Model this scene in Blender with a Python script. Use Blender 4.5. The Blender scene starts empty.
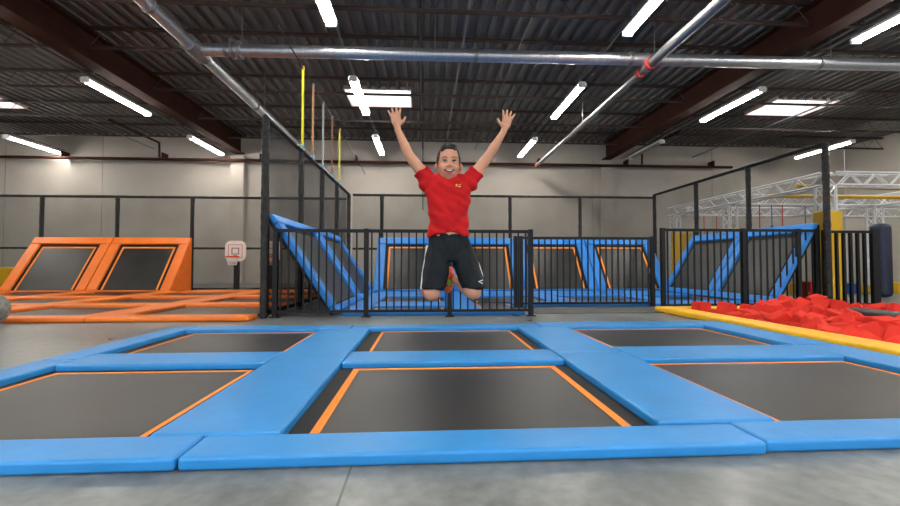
import bpy, bmesh, math, random
from mathutils import Vector, Matrix, noise
from math import sin, cos, pi, radians, sqrt, atan2

random.seed(7)
S = bpy.context.scene
COL = S.collection

# ------------------------------------------------------------------ camera
cd = bpy.data.cameras.new('camera'); cam = bpy.data.objects.new('camera', cd); COL.objects.link(cam)
cam.location = (0, 0, .8)
cam.rotation_euler = (radians(91.6), 0, radians(-3.4))
cd.sensor_width = 36; cd.lens = 36 * 420 / 900; cd.clip_start = .05; cd.clip_end = 200
S.camera = cam

# ------------------------------------------------------------------ world, exposure, large lights
w = bpy.data.worlds.new('world'); S.world = w; w.use_nodes = True
bg = w.node_tree.nodes['Background']; bg.inputs[0].default_value = (.86, .93, 1, 1); 
_n = w.node_tree.nodes; _l = w.node_tree.links
_tc = _n.new('ShaderNodeTexCoord'); _sp = _n.new('ShaderNodeSeparateXYZ'); _mr = _n.new('ShaderNodeMapRange')
_l.new(_tc.outputs['Generated'], _sp.inputs[0]); _l.new(_sp.outputs['Z'], _mr.inputs[0])
_mr.inputs[1].default_value = .1; _mr.inputs[2].default_value = .55; _mr.inputs[3].default_value = .5; _mr.inputs[4].default_value = 3.2   # overcast sky, brightest overhead
_l.new(_mr.outputs[0], bg.inputs[1])
S.view_settings.view_transform = 'Standard'; S.view_settings.look = 'None'
S.view_settings.gamma = 1; S.view_settings.use_curve_mapping = False
S.view_settings.exposure = 0.66
TUBE = 44.0

# ------------------------------------------------------------------ materials
def lin(c):
    r = []
    for v in c:
        v /= 255
        r.append(v / 12.92 if v <= .04045 else ((v + .055) / 1.055) ** 2.4)
    return (*r, 1)

MATS = {}
def mat(name, c, rough=.6, metal=0, bump=0, bscale=40, var=0, vscale=3, spec=.5, c2=None, stretch=(1, 1, 1), detail=4, coat=0):
    if name in MATS: return MATS[name]
    m = bpy.data.materials.new(name); m.use_nodes = True; nt = m.node_tree; N = nt.nodes; L = nt.links
    b = N['Principled BSDF']
    b.inputs['Base Color'].default_value = lin(c); b.inputs['Roughness'].default_value = rough
    b.inputs['Metallic'].default_value = metal; b.inputs['Specular IOR Level'].default_value = spec
    b.inputs['Coat Weight'].default_value = coat
    tc = N.new('ShaderNodeTexCoord'); mp = N.new('ShaderNodeMapping'); mp.inputs['Scale'].default_value = stretch
    L.new(tc.outputs['Object'], mp.inputs[0])
    if var or c2:
        n = N.new('ShaderNodeTexNoise'); n.inputs['Scale'].default_value = vscale; n.inputs['Detail'].default_value = detail
        L.new(mp.outputs[0], n.inputs['Vector'])
        r = N.new('ShaderNodeValToRGB'); r.color_ramp.elements[0].position = .35; r.color_ramp.elements[1].position = .68
        a = lin(c); z = lin(c2) if c2 else tuple(min(1, v * (1 + var)) for v in a[:3]) + (1,)
        if not c2: a = tuple(v * (1 - var) for v in a[:3]) + (1,)
        r.color_ramp.elements[0].color = a; r.color_ramp.elements[1].color = z
        L.new(n.outputs[0], r.inputs[0]); L.new(r.outputs[0], b.inputs['Base Color'])
    if bump:
        n2 = N.new('ShaderNodeTexNoise'); n2.inputs['Scale'].default_value = bscale; n2.inputs['Detail'].default_value = 3
        L.new(mp.outputs[0], n2.inputs['Vector'])
        bm_ = N.new('ShaderNodeBump'); bm_.inputs['Strength'].default_value = bump; bm_.inputs['Distance'].default_value = .02
        L.new(n2.outputs[0], bm_.inputs['Height']); L.new(bm_.outputs[0], b.inputs['Normal'])
    MATS[name] = m; return m

def emis(name, c, st):
    m = bpy.data.materials.new(name); m.use_nodes = True; b = m.node_tree.nodes['Principled BSDF']
    b.inputs['Base Color'].default_value = lin(c)
    b.inputs['Emission Color'].default_value = lin(c); b.inputs['Emission Strength'].default_value = st
    MATS[name] = m; return m

BLUE = mat('blue_vinyl', (40, 134, 202), .42, bump=.22, bscale=7, var=.06, vscale=2.5)
BLUE2 = mat('blue_vinyl_wall', (28, 126, 210), .45, bump=.15, bscale=6, var=.05)
ORANGE = mat('orange_vinyl', (240, 122, 32), .42, bump=.2, bscale=6, var=.06)
YELLOW = mat('yellow_vinyl', (250, 190, 30), .42, bump=.15, bscale=6, var=.05)
YELLOW2 = mat('yellow_pad', (222, 176, 20), .5, bump=.1, bscale=6)
STRIPE = mat('orange_webbing', (245, 140, 45), .7, bump=.2, bscale=200)
MESHM = mat('black_jump_mat', (20, 20, 21), .36, c2=(38, 37, 37), vscale=1.6, bump=.12, bscale=260, detail=6)
GAPM = mat('black_spring_cover', (7, 7, 8), .6, spec=.3)
BLACK = mat('black_steel', (9, 10, 13), .5, spec=.35)
PADB = mat('black_post_padding', (8, 8, 9), .5, bump=1.0, bscale=28, c2=(40, 40, 42), vscale=20, detail=2, spec=.4)
REDF = mat('red_foam', (212, 56, 44), .9, bump=.25, bscale=60, var=.07, vscale=9, spec=.2)
STEELB = mat('brown_painted_steel', (58, 32, 25), .85, spec=.15, var=.12, vscale=2)
JOISTM = mat('joist_primer_brown', (60, 42, 38), .6, var=.15, vscale=3)
DECK = mat('grey_steel_deck', (100, 97, 96), .5, metal=.2, var=.15, vscale=.8, stretch=(4, .3, 1))
DUCTM = mat('galvanised_steel', (188, 192, 200), .3, metal=.9, bump=.25, bscale=6, stretch=(14, 1, 1), var=.12, vscale=5)
PIPEM = mat('grey_pipe', (140, 140, 144), .35, metal=.7, var=.1)
CONDUIT = mat('conduit', (120, 120, 122), .4, metal=.6)
ALU = mat('aluminium_truss', (226, 228, 232), .35, metal=.25)
WHITE = mat('white_enamel', (232, 232, 230), .4)
CURBM = mat('skylight_curb', (238, 214, 206), .8)
LAMP = emis('fluorescent_tube', (255, 250, 240), TUBE)
WALLM = mat('painted_block_wall', (188, 181, 174), .85, c2=(176, 169, 161), vscale=.6, bump=.2, bscale=25)
REDP = mat('red_paint', (190, 50, 40), .5)
NAVY = mat('navy_vinyl', (38, 46, 72), .5, bump=.1, bscale=6)
GREEN = mat('green_vinyl', (90, 170, 60), .5)
BLUEB = mat('blue_block', (30, 90, 190), .5)

def glassy(name):
    m = bpy.data.materials.new(name); m.use_nodes = True; nt = m.node_tree; N = nt.nodes; L = nt.links
    N.remove(N['Principled BSDF']); t = N.new('ShaderNodeBsdfTranslucent'); t.inputs[0].default_value = (.92, .95, 1, 1)
    t2 = N.new('ShaderNodeBsdfTransparent'); mx = N.new('ShaderNodeMixShader'); mx.inputs[0].default_value = .85
    L.new(t.outputs[0], mx.inputs[1]); L.new(t2.outputs[0], mx.inputs[2])
    L.new(mx.outputs[0], N['Material Output'].inputs[0]); return m
DOME = glassy('milky_skylight_dome')

def netting(name, c, op):
    m = bpy.data.materials.new(name); m.use_nodes = True; nt = m.node_tree; N = nt.nodes; L = nt.links
    b = N['Principled BSDF']; b.inputs['Base Color'].default_value = lin(c); b.inputs['Roughness'].default_value = .8
    t = N.new('ShaderNodeBsdfTransparent'); mx = N.new('ShaderNodeMixShader')
    tc = N.new('ShaderNodeTexCoord'); n = N.new('ShaderNodeTexNoise'); n.inputs['Scale'].default_value = 1.2; n.inputs['Detail'].default_value = 5
    mr = N.new('ShaderNodeMapRange'); mr.inputs[1].default_value = .3; mr.inputs[2].default_value = .7
    mr.inputs[3].default_value = op - .05; mr.inputs[4].default_value = op + .05
    L.new(tc.outputs['Object'], n.inputs['Vector']); L.new(n.outputs[0], mr.inputs[0]); L.new(mr.outputs[0], mx.inputs[0])
    L.new(t.outputs[0], mx.inputs[1]); L.new(b.outputs[0], mx.inputs[2]); L.new(mx.outputs[0], N['Material Output'].inputs[0])
    return m
NETB = netting('fine_net_back', (52, 50, 48), .34)
NETS = netting('fine_net_side', (44, 44, 44), .68)
NETR = netting('fine_net_right', (50, 50, 50), .34)

def concrete():
    m = bpy.data.materials.new('polished_concrete'); m.use_nodes = True; nt = m.node_tree; N = nt.nodes; L = nt.links
    b = N['Principled BSDF']; tc = N.new('ShaderNodeTexCoord')
    n = N.new('ShaderNodeTexNoise'); n.inputs['Scale'].default_value = 1.1; n.inputs['Detail'].default_value = 9; n.inputs['Roughness'].default_value = .65
    n.inputs['Distortion'].default_value = .6
    r = N.new('ShaderNodeValToRGB'); e = r.color_ramp.elements
    e[0].position = .3; e[0].color = lin((80, 85, 85)); e[1].position = .72; e[1].color = lin((140, 142, 140))
    L.new(tc.outputs['Object'], n.inputs['Vector']); L.new(n.outputs[0], r.inputs[0])
    # saw-cut joints: two sets of thin dark lines in world metres
    sep = N.new('ShaderNodeSeparateXYZ'); L.new(tc.outputs['Object'], sep.inputs[0])
    def joint(out, period, off):
        a = N.new('ShaderNodeMath'); a.operation = 'ADD'; a.inputs[1].default_value = off; L.new(out, a.inputs[0])
        p = N.new('ShaderNodeMath'); p.operation = 'PINGPONG'; p.inputs[1].default_value = period / 2; L.new(a.outputs[0], p.inputs[0])
        l = N.new('ShaderNodeMath'); l.operation = 'LESS_THAN'; l.inputs[1].default_value = .005; L.new(p.outputs[0], l.inputs[0])
        return l.outputs[0]
    j1 = joint(sep.outputs['X'], 4.0, .29)
    n3 = N.new('ShaderNodeTexNoise'); n3.inputs['Scale'].default_value = 14; n3.inputs['Detail'].default_value = 6
    L.new(tc.outputs['Object'], n3.inputs['Vector'])
    mxc = N.new('ShaderNodeMix'); mxc.data_type = 'RGBA'; mxc.blend_type = 'OVERLAY'; mxc.inputs[0].default_value = .6
    L.new(r.outputs[0], mxc.inputs['A']); L.new(n3.outputs[0], mxc.inputs['B'])
    mx = N.new('ShaderNodeMix'); mx.data_type = 'RGBA'; mx.inputs['B'].default_value = lin((78, 80, 78))
    L.new(j1, mx.inputs[0]); L.new(mxc.outputs['Result'], mx.inputs['A']); L.new(mx.outputs['Result'], b.inputs['Base Color'])
    mr = N.new('ShaderNodeMapRange'); mr.inputs[3].default_value = .16; mr.inputs[4].default_value = .5
    L.new(n.outputs[0], mr.inputs[0]); L.new(mr.outputs[0], b.inputs['Roughness'])
    bu = N.new('ShaderNodeBump'); bu.inputs['Strength'].default_value = .12; bu.inputs['Distance'].default_value = .01
    L.new(n3.outputs[0], bu.inputs['Height']); L.new(bu.outputs[0], b.inputs['Normal'])
    return m
CONC = concrete()

# ------------------------------------------------------------------ mesh helpers
V = Vector
class MB:
    def __init__(s): s.v = []; s.f = []; s.sm = []
    def add(s, vs, fs, smooth=False):
        o = len(s.v); s.v += [V(p) for p in vs]
        for f in fs: s.f.append([i + o for i in f]); s.sm.append(smooth)
        return s
    def box(s, x0, x1, y0, y1, z0, z1):
        return s.add([(x0, y0, z0), (x1, y0, z0), (x1, y1, z0), (x0, y1, z0), (x0, y0, z1), (x1, y0, z1), (x1, y1, z1), (x0, y1, z1)],
                     [(0, 3, 2, 1), (4, 5, 6, 7), (0, 1, 5, 4), (1, 2, 6, 5), (2, 3, 7, 6), (3, 0, 4, 7)])
    def obox(s, o, U, Vv, N, u0, u1, v0, v1, n0, n1):       # box in a tilted frame
        o, U, Vv, N = V(o), V(U), V(Vv), V(N)
        P = [o + U * a + Vv * b + N * c for c in (n0, n1) for a, b in ((u0, v0), (u1, v0), (u1, v1), (u0, v1))]
        fl = U.cross(Vv).dot(N) < 0
        fs = [(0, 3, 2, 1), (4, 5, 6, 7), (0, 1, 5, 4), (1, 2, 6, 5), (2, 3, 7, 6), (3, 0, 4, 7)]
        return s.add(P, [f[::-1] for f in fs] if fl else fs)
    def tube(s, pts, r, n=8, caps=True):
        pts = [V(p) for p in pts]; rs = r if isinstance(r, (list, tuple)) else [r] * len(pts)
        rings = []; up = None
        for i, p in enumerate(pts):
            d = (pts[min(i + 1, len(pts) - 1)] - pts[max(i - 1, 0)]).normalized()
            if up is None: up = V((0, 0, 1)) if abs(d.z) < .9 else V((0, 1, 0))
            a = d.cross(up).normalized(); b = a.cross(d).normalized(); up = b
            rings.append([p + (a * cos(2 * pi * k / n) + b * sin(2 * pi * k / n)) * rs[i] for k in range(n)])
        vs = [q for g in rings for q in g]; fs = []
        for i in range(len(rings) - 1):
            for k in range(n):
                k2 = (k + 1) % n; fs.append((i * n + k, i * n + k2, (i + 1) * n + k2, (i + 1) * n + k))
        s.add(vs, fs, n > 5)
        if caps:
            s.add(rings[0], [tuple(range(n))[::-1]]); s.add(rings[-1], [tuple(range(n))])
        return s
    def ell(s, c, r, rot=None, nu=18, nv=12):
        c = V(c); M = rot or Matrix.Identity(3); vs = []; fs = []
        for j in range(nv + 1):
            t = pi * j / nv
            for i in range(nu):
                a = 2 * pi * i / nu; vs.append(c + M @ V((r[0] * sin(t) * cos(a), r[1] * sin(t) * sin(a), r[2] * cos(t))))
        for j in range(nv):
            for i in range(nu):
                i2 = (i + 1) % nu; fs.append((j * nu + i, (j + 1) * nu + i, (j + 1) * nu + i2, j * nu + i2))
        return s.add(vs, fs, True)
    def chain(s, pr):           # tapered capsule chain: [(point, radius), ...]
        for (p, r) in pr: s.ell(p, (r, r, r), nu=14, nv=8)
        for (p, r), (q, t) in zip(pr, pr[1:]): s.tube([p, q], [r, t], 14)
        return s
    def loft(s, rings):          # closed rings of equal length, capped
        n = len(rings[0]); vs = [q for g in rings for q in g]; fs = []
        for i in range(len(rings) - 1):
            for k in range(n):
                k2 = (k + 1) % n; fs.append((i * n + k, i * n + k2, (i + 1) * n + k2, (i + 1) * n + k))
        s.add(vs, fs, True); s.add(rings[0], [tuple(range(n))[::-1]]); s.add(rings[-1], [tuple(range(n))]); return s
    def mesh(s, name, off=V((0, 0, 0))):
        m = bpy.data.meshes.new(name); m.from_pydata([tuple(p - off) for p in s.v], [], s.f)
        for p, q in zip(m.polygons, s.sm): p.use_smooth = q
        m.update(); return m

def wpos(o):
    p = V((0, 0, 0))
    while o is not None: p = p + o.location; o = o.parent
    return p

def tag(o, label=None, cat=None, group=None, kind=None):
    if label: o['label'] = label
    if cat: o['category'] = cat
    if group: o['group'] = group
    if kind: o['kind'] = kind
    return o

def fixn(me):
    bm = bmesh.new(); bm.from_mesh(me); bmesh.ops.recalc_face_normals(bm, faces=bm.faces); bm.to_mesh(me); bm.free()

def part(name, mb, m, parent=None, label=None, bev=0, seg=2, kind=None, loc=None):
    """link the shapes in mb (world metres) as ONE mesh object"""
    if loc is None: loc = V((0, 0, 0)) if parent is None else None
    if parent is not None: off = wpos(parent); o_loc = V((0, 0, 0))
    else: off = V(loc); o_loc = V(loc)
    me = mb.mesh(name, off); fixn(me); me.materials.append(m)
    o = bpy.data.objects.new(name, me); COL.objects.link(o); o.location = o_loc
    if parent is not None: o.parent = parent
    if bev:
        b = o.modifiers.new('bevel', 'BEVEL'); b.width = bev; b.segments = seg; b.limit_method = 'ANGLE'
        for p in me.polygons: p.use_smooth = True
        try:
            wn = o.modifiers.new('wn', 'WEIGHTED_NORMAL'); wn.keep_sharp = True
        except Exception: pass
    if label: o['label'] = label
    if kind: o['kind'] = kind
    return o

def root(name, loc, label, cat, group=None):
    o = bpy.data.objects.new(name, None); COL.objects.link(o); o.location = loc; o.empty_display_size = .1
    return tag(o, label, cat, group)

def copy_tree(o, loc, label=None, rz=None):
    c = o.copy(); COL.objects.link(c); c.location = loc
    if rz is not None: c.rotation_euler.z = rz
    if label: c['label'] = label
    for ch in o.children:
        d = ch.copy(); COL.objects.link(d); d.parent = c
        for g in ch.children:
            e = g.copy(); COL.objects.link(e); e.parent = d
    return c

ORD = ['first', 'second', 'third', 'fourth', 'fifth', 'sixth', 'seventh', 'eighth', 'ninth', 'tenth']

# ================================================================== STRUCTURE
XL, XR, YB, YF = -21.0, 19.7, 18.5, -6.0
ROOF = 6.3
PX0, PX1, PY0, PY1 = 4.3, 9.3, 2.9, 6.76        # foam pit opening in the floor
f = MB()
for a in ((XL, PX0, YF, YB), (PX1, XR, YF, YB), (PX0, PX1, YF, PY0), (PX0, PX1, PY1, YB)): f.box(*a, -.15, 0)
part('floor', f, CONC, kind='structure')
p = MB(); p.box(PX0 - .1, PX1 + .1, PY0 - .1, PY1 + .1, -.9, -.8)
p.box(PX0 - .1, PX0, PY0, PY1, -.8, -.151); p.box(PX1, PX1 + .1, PY0, PY1, -.8, -.151); p.box(PX0, PX1, PY1, PY1 + .1, -.8, -.151); p.box(PX0, PX1, PY0 - .1, PY0, -.8, -.151)
part('trim_1', p, GAPM, kind='structure')

wb = MB(); joints = [-19, -17.5, -13.62, -3.6, 1.9, 7.55, 13.2]
xs = [XL] + joints + [XR]
for a, b in zip(xs, xs[1:]): wb.box(a + .012, b - .012, YB, YB + .2, 0, ROOF + .3)
wb.box(XL, XR, YB + .03, YB + .25, 0, ROOF + .3)
part('wall_back', wb, WALLM, kind='structure')
part('wall_right', MB().box(XR, XR + .2, YF, YB, 0, ROOF + .3), WALLM, kind='structure')
part('wall_left', MB().box(XL - .2, XL, YF, YB, 0, ROOF + .3), WALLM, kind='structure')
part('trim_2', MB().box(-8.26, -7.72, YB - .22, YB, 0, 5.45), WALLM, kind='structure')
part('trim_3', MB().box(7.9, 8.45, YB - .22, YB, 0, 5.45), WALLM, kind='structure')

# corrugated roof deck, open where the skylights sit
SKY = [(-2.55, -.45, 13.1, 14.55), (11.65, 13.85, 13.1, 14.55), (-16.2, -13.92, 14.0, 15.45)]
dk = MB(); prof = []; x = XL
cuts = sorted([v for a in SKY for v in a[:2]])
while x < XR:
    for dx, z in ((0, 0), (.09, 0), (.12, .09), (.27, .09)): prof.append((x + dx, ROOF + z))
    x += .3
def zat(q):
    t = (q - XL) % .3
    return ROOF + (0 if t < .09 else (t - .09) / .03 * .09 if t < .12 else .09 if t < .27 else .09 - (t - .27) / .03 * .09)
for c in cuts: prof.append((c, zat(c)))
prof.sort()
for (xa, za), (xb, zb) in zip(prof, prof[1:]):
    if xb - xa < 1e-5: continue
    hole = [q for q in SKY if q[0] - 1e-4 <= xa and xb <= q[1] + 1e-4]
    for (y0, y1) in ([(YF, hole[0][2]), (hole[0][3], YB + .2)] if hole else [(YF, YB + .2)]):
        dk.add([(xa, y0, za), (xb, y0, zb), (xb, y1, zb), (xa, y1, za)], [(0, 1, 2, 3)])
        dk.add([(xa, y0, za + .02), (xb, y0, zb + .02), (xb, y1, zb + .02), (xa, y1, za + .02)], [(3, 2, 1, 0)])
part('ceiling', dk, DECK, kind='structure')

# ------------------------------------------------------------------ skylights
for i, (a, b, SY0, SY1) in enumerate(SKY):
    r = root('skylight', ((a + b) / 2, (SY0 + SY1) / 2, ROOF),
             ['bright rectangular skylight in the roof above the jumping boy', 'bright skylight in the roof of the right-hand bay', 'skylight in the roof of the left bay, cut by the left edge of the photo'][i], 'skylight')
    m = MB(); t = .03; z0, z1 = ROOF - .03, ROOF + .3
    m.box(a, a + t, SY0, SY1, z0, z1); m.box(b - t, b, SY0, SY1, z0, z1); m.box(a + t, b - t, SY0, SY0 + t, z0, z1); m.box(a + t, b - t, SY1 - t, SY1, z0, z1)
    part('curb', m, CURBM, r)
    n = 10; vs = []; fs = []
    for j in range(n + 1):
        for k in range(n + 1):
            u, v = j / n, k / n
            vs.append((a + u * (b - a), SY0 + v * (SY1 - SY0), z1 + .25 * (sin(pi * u) * sin(pi * v)) ** .5))
    for j in range(n):
        for k in range(n): q = j * (n + 1) + k; fs.append((q, q + n + 1, q + n + 2, q + 1))
    part('dome', MB().add(vs, fs, True), DOME, r)

# ------------------------------------------------------------------ steel beams
for i, (x, nm) in enumerate(((-7.95, 'left'), (8.2, 'right'))):
    m = MB(); zb = 5.55
    m.box(x - .2, x + .2, YF, YB - .02, zb, zb + .035); m.box(x - .2, x + .2, YF, YB - .02, ROOF - .06, ROOF - .025); m.box(x - .012, x + .012, YF, YB - .02, zb + .035, ROOF - .06)
    b = part('steel_beam', m, STEELB)
    tag(b, 'deep dark brown steel roof beam on the %s, running towards the back wall' % nm, 'beam', 'main roof beams')

# ------------------------------------------------------------------ open web joists across the roof
def joist(y, xa, xb):
    xm = (xa + xb) / 2; r = root('roof_joist', (xm, y, 5.8), 'x', 'roof joist', 'open web roof joists')
    for nm, z0, z1 in (('bottom_chord', 5.77, 5.82), ('top_chord', 6.22, 6.28)):
        zc = (z0, z0 + .01) if nm[0] == 'b' else (z1 - .01, z1)
        m = MB(); m.box(xa, xb, y - .045, y + .045, *zc)
        if nm[0] == 'b': m.box(xa, xb, y - .045, y - .01, z0 + .01, z1); m.box(xa, xb, y + .01, y + .045, z0 + .01, z1)
        else: m.box(xa, xb, y - .045, y - .01, z0, z1 - .01); m.box(xa, xb, y + .01, y + .045, z0, z1 - .01)
        part(nm, m, JOISTM, r)
    m = MB(); n = int((xb - xa) / .35); n -= n % 2; st = (xb - xa) / n
    m.tube([(xa + k * st, y, 5.8 if k % 2 == 0 else 6.25) for k in range(n + 1)], .009, 5, False)
    part('web', m, JOISTM, r)
    return r
JY = [16.85, 14.66, 12.3, 10.0, 8.15, 5.95, 3.75, 1.5, -.7, -2.9]
for xa, xb, bay in ((XL, -8.17, 'left'), (-7.73, 7.98, 'middle'), (8.42, XR, 'right')):
    j0 = joist(JY[0], xa, xb)
    for k, y in enumerate(JY):
        o = j0 if k == 0 else copy_tree(j0, ((xa + xb) / 2, y, 5.8))
        o['label'] = 'brown open web roof joist of the %s bay, %s from the back wall' % (bay, ORD[k])

# ------------------------------------------------------------------ fluorescent fixtures
def fixture():
    r = root('fluorescent_light', (0, 0, 5.4), 'x', 'light', 'fluorescent strip lights')
    m = MB(); m.box(-.08, .08, -1.22, 1.22, 5.44, 5.5); m.add([(-.12, -1.22, 5.43), (-.08, -1.22, 5.5), (-.08, 1.22, 5.5), (-.12, 1.22, 5.43)], [(0, 1, 2, 3)])
    m.add([(.12, -1.22, 5.43), (.08, -1.22, 5.5), (.08, 1.22, 5.5), (.12, 1.22, 5.43)], [(3, 2, 1, 0)])
    part('housing', m, WHITE, r)
    for s in (-1, 1):
        part('tube', MB().tube([(s * .055, -1.17, 5.405), (s * .055, 1.17, 5.405)], .03, 8), LAMP, r)
        part('end_cap', MB().box(-.1, .1, s * 1.17 if s > 0 else -1.22, 1.22 if s > 0 else -1.17, 5.36, 5.45), WHITE, r)
    for s in (-1, 1): part('hanger', MB().tube([(0, s * 1.0, 5.5), (0, s * 1.0, 5.79)], .008, 5), CONDUIT, r)
    return r
ROWS = [(-15.1, 'far left'), (-8.5, 'left beam'), (-1.8, 'centre left'), (4.03, 'centre right'), (8.88, 'right beam'), (16.0, 'far right')]
rown = ['leftmost row', 'row beside the left steel beam', 'row left of the boy', 'row right of the boy', 'row beside the right steel beam', 'rightmost row']
FY = [(16.35, 'nearest the back wall'), (11.65, 'second from the back wall'), (6.85, 'third from the back wall'), (2.1, 'almost above the camera'), (-2.7, 'behind the camera')]
fx = fixture(); first = True
for i, (x, nm) in enumerate(ROWS):
    for j, (y, d) in enumerate(FY):
        lab = 'fluorescent light in the %s, %s' % (rown[i], d)
        yy = 17.15 if i == 0 and j == 0 else 15.9 if i == 5 and j == 0 else y + (.45 if i == 1 else 0)
        if i == 4 and j == 0:
            u = copy_tree(fx, (x, yy, 5.4), 'unlit grey fluorescent strip light beside the right steel beam near the back wall')
            for c in u.children:
                if c.name.startswith('tube'):
                    c.data = c.data.copy(); c.data.materials.clear(); c.data.materials.append(mat('unlit_tube', (150, 150, 150), .4))
            continue
        if first: fx.location = (x, yy, 5.4); fx['label'] = lab; first = False
        else: copy_tree(fx, (x, yy, 5.4), lab)
    tag(part('conduit_pipe', MB().tube([(x, YF, 5.6), (x, 18.4, 5.6)], .018, 6), CONDUIT), 'thin grey conduit running over the fluorescent lights of the ' + rown[i], 'conduit', 'conduits over the lights')
# other long thin pipes under the deck
for x, z, r_, lab in ((-.1, 5.9, .035, 'dark conduit under the roof right above the boy'), (.87, 5.92, .022, 'thin conduit under the roof just right of the dark central conduit'),
                      (-11.5, 5.72, .02, 'thin pipe under the roof of the left bay'), (12.2, 5.72, .025, 'thin pipe under the roof of the right bay beside the skylight'), (2.2, 5.92, .015, 'thin cable under the roof between the two central light rows')):
    tag(part('roof_conduit', MB().tube([(x, YF, z), (x, 18.4, z), ], r_, 6), BLACK if x == -.1 else CONDUIT), lab, 'conduit')
tag(part('wall_conduit', MB().tube([(-.1, 18.42, 5.88), (-.1, 18.42, 3.2)], .03, 6), CONDUIT), 'thin vertical conduit on the back wall behind the boy', 'conduit')

# ------------------------------------------------------------------ big ducts and pipes
def DZ(x): return 5.13 + (x + 4.45) * .0068
r = root('spiral_pipe', (3, 8.6, 5.12), 'big shiny galvanised pipe crossing the whole ceiling from left to right', 'pipe')
part('pipe_run', MB().tube([(-4.45, 8.6, 5.12), (19.5, 8.6, DZ(19.5))], .125, 20), DUCTM, r)
for xx in (-4.0, 1.05, 4.35, 8.6, 14): part('coupling', MB().tube([(xx - .035, 8.6, DZ(xx)), (xx + .035, 8.6, DZ(xx))], .142, 20), PIPEM, r)
for xx in (-3.7, .2, 4.9, 8.9, 13): part('hanger', MB().tube([(xx, 8.6, DZ(xx) + .12), (xx, 8.6, 6.3)], .01, 5), CONDUIT, r)
for xx in (-3.9, -3.76): part('flange', MB().tube([(xx, 8.6, 5.13), (xx + .06, 8.6, 5.13)], .18, 16), PIPEM, r)
r = root('galvanised_pipe', (-4.6, 8.6, 5.12), 'shiny galvanised pipe on the left running towards the back wall', 'pipe')
part('pipe_run', MB().tube([(-4.6, 0.5, 5.12), (-4.6, 17, 5.12)], .12, 20), DUCTM, r)
part('tee_joint', MB().tube([(-4.6, 8.3, 5.12), (-4.6, 8.9, 5.12)], .165, 18), PIPEM, r)
for yy in (4.2, 7.1, 11.5): part('coupling', MB().tube([(-4.6, yy, 5.12), (-4.6, yy + .07, 5.12)], .14, 18), PIPEM, r)
for yy in (6.2, 12.2): part('hanger', MB().tube([(-4.6, yy, 5.24), (-4.6, yy, 6.3)], .01, 5), CONDUIT, r)
r = root('sprinkler_pipe', (4.7, 8.6, 4.98), 'dark steel pipe on the right with a red coupling, running towards the back wall', 'pipe')
part('pipe_run', MB().tube([(4.7, 0.5, 5.0), (4.7, 8.6, 5.0)], .1, 14), PIPEM, r)
part('thin_run', MB().tube([(4.7, 8.6, 5.0), (4.7, 17.3, 5.0)], .065, 14), PIPEM, r)
for ya, rr_ in ((8.35, .13), (8.78, .1)): part('coupling', MB().tube([(4.7, ya, 5.0), (4.7, ya + .075, 5.0)], rr_, 14), REDP, r, label='red coupling')
part('end_cap', MB().tube([(4.7, 17.3, 5.0), (4.7, 17.42, 5.0)], .085, 12), REDP, r, label='red end cap')
for yy in (5, 12.2): part('hanger', MB().tube([(4.7, yy, 5.06), (4.7, yy, 6.3)], .01, 5), CONDUIT, r)
r = root('wall_sprinkler_main', (0, 18.15, 5.22), 'long dark pipe running high along the whole back wall', 'pipe')
part('pipe_run', MB().tube([(XL + .1, 18.15, 5.22), (13.9, 18.15, 5.22)], .06, 10), STEELB, r)
for k in range(9): part('bracket', MB().box(-19 + k * 4, -18.95 + k * 4, 18.1, 18.5, 5.25, 5.5), STEELB, r)
for x, lab in ((-17.9, 'far left'), (-11.0, 'left'), (9.6, 'right')):
    m = MB().tube([(x, 15.2, 5.85), (x, 17.95, 5.85), (x, 17.98, 5.25)], .045, 8)
    tag(part('branch_pipe', m, STEELB), 'dark bent pipe dropping onto the wall pipe, %s bay' % lab, 'pipe')

# ================================================================== NETS
def net_post(r, x, y, z, name='post'):
    m = MB(); n = 34; pts = []; rs = []
    for k in range(n + 1): pts.append((x, y, z * k / n)); rs.append(.052 + .01 * (k % 2) * random.random() + .004 * random.random())
    m.tube(pts, rs, 10); return part(name, m, PADB, r)
def rail(r, a, b, rad=.038, name='rail'):
    a, b = V(a), V(b); n = max(2, int((b - a).length / .12)); 
    return part(name, MB().tube([a.lerp(b, k / n) for k in range(n + 1)], [rad + .006 * random.random() for _ in range(n + 1)], 8), PADB, r)
NY = 13.5; NZ = 3.03
for (x0, x1, zt, px_, lab) in ((-20.5, -2.5, 2.9, (-18.4, -16.1, -13.9, -11.68, -9.47, -7.24, -4.95), 'black-framed net wall behind the orange court, in front of the back wall'),
                              (-2.3, 7.6, NZ, (-1.38, .7, 2.76, 5.09), 'black-framed net wall behind the blue court, in front of the back wall')):
    r = root('net_wall', ((x0 + x1) / 2, NY, 0), lab, 'net')
    for x in px_: net_post(r, x, NY, zt)
    rail(r, (x0, NY, zt), (x1, NY, zt), name='top_rail'); rail(r, (x0, NY, 1.31), (x1, NY, 1.31), .03, 'middle_rail'); rail(r, (x0, NY, .05), (x1, NY, .05), .03, 'bottom_rail')
    part('netting', MB().add([(x0, NY - .05, .05), (x1, NY - .05, .05), (x1, NY - .05, zt), (x0, NY - .05, zt)], [(0, 1, 2, 3)]), NETB, r)
LX = -2.41
r = root('net_wall', (LX, 9.9, 0), 'black net wall with padded posts dividing the orange court from the blue court', 'net')
for y in (6.46, 8.3, 9.95, 11.6, 13.42): net_post(r, LX, y, NZ)
rail(r, (LX, 6.42, NZ), (LX, 13.42, NZ), name='top_rail'); rail(r, (LX, 6.42, .06), (LX, 13.42, .06), name='bottom_rail')
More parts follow.
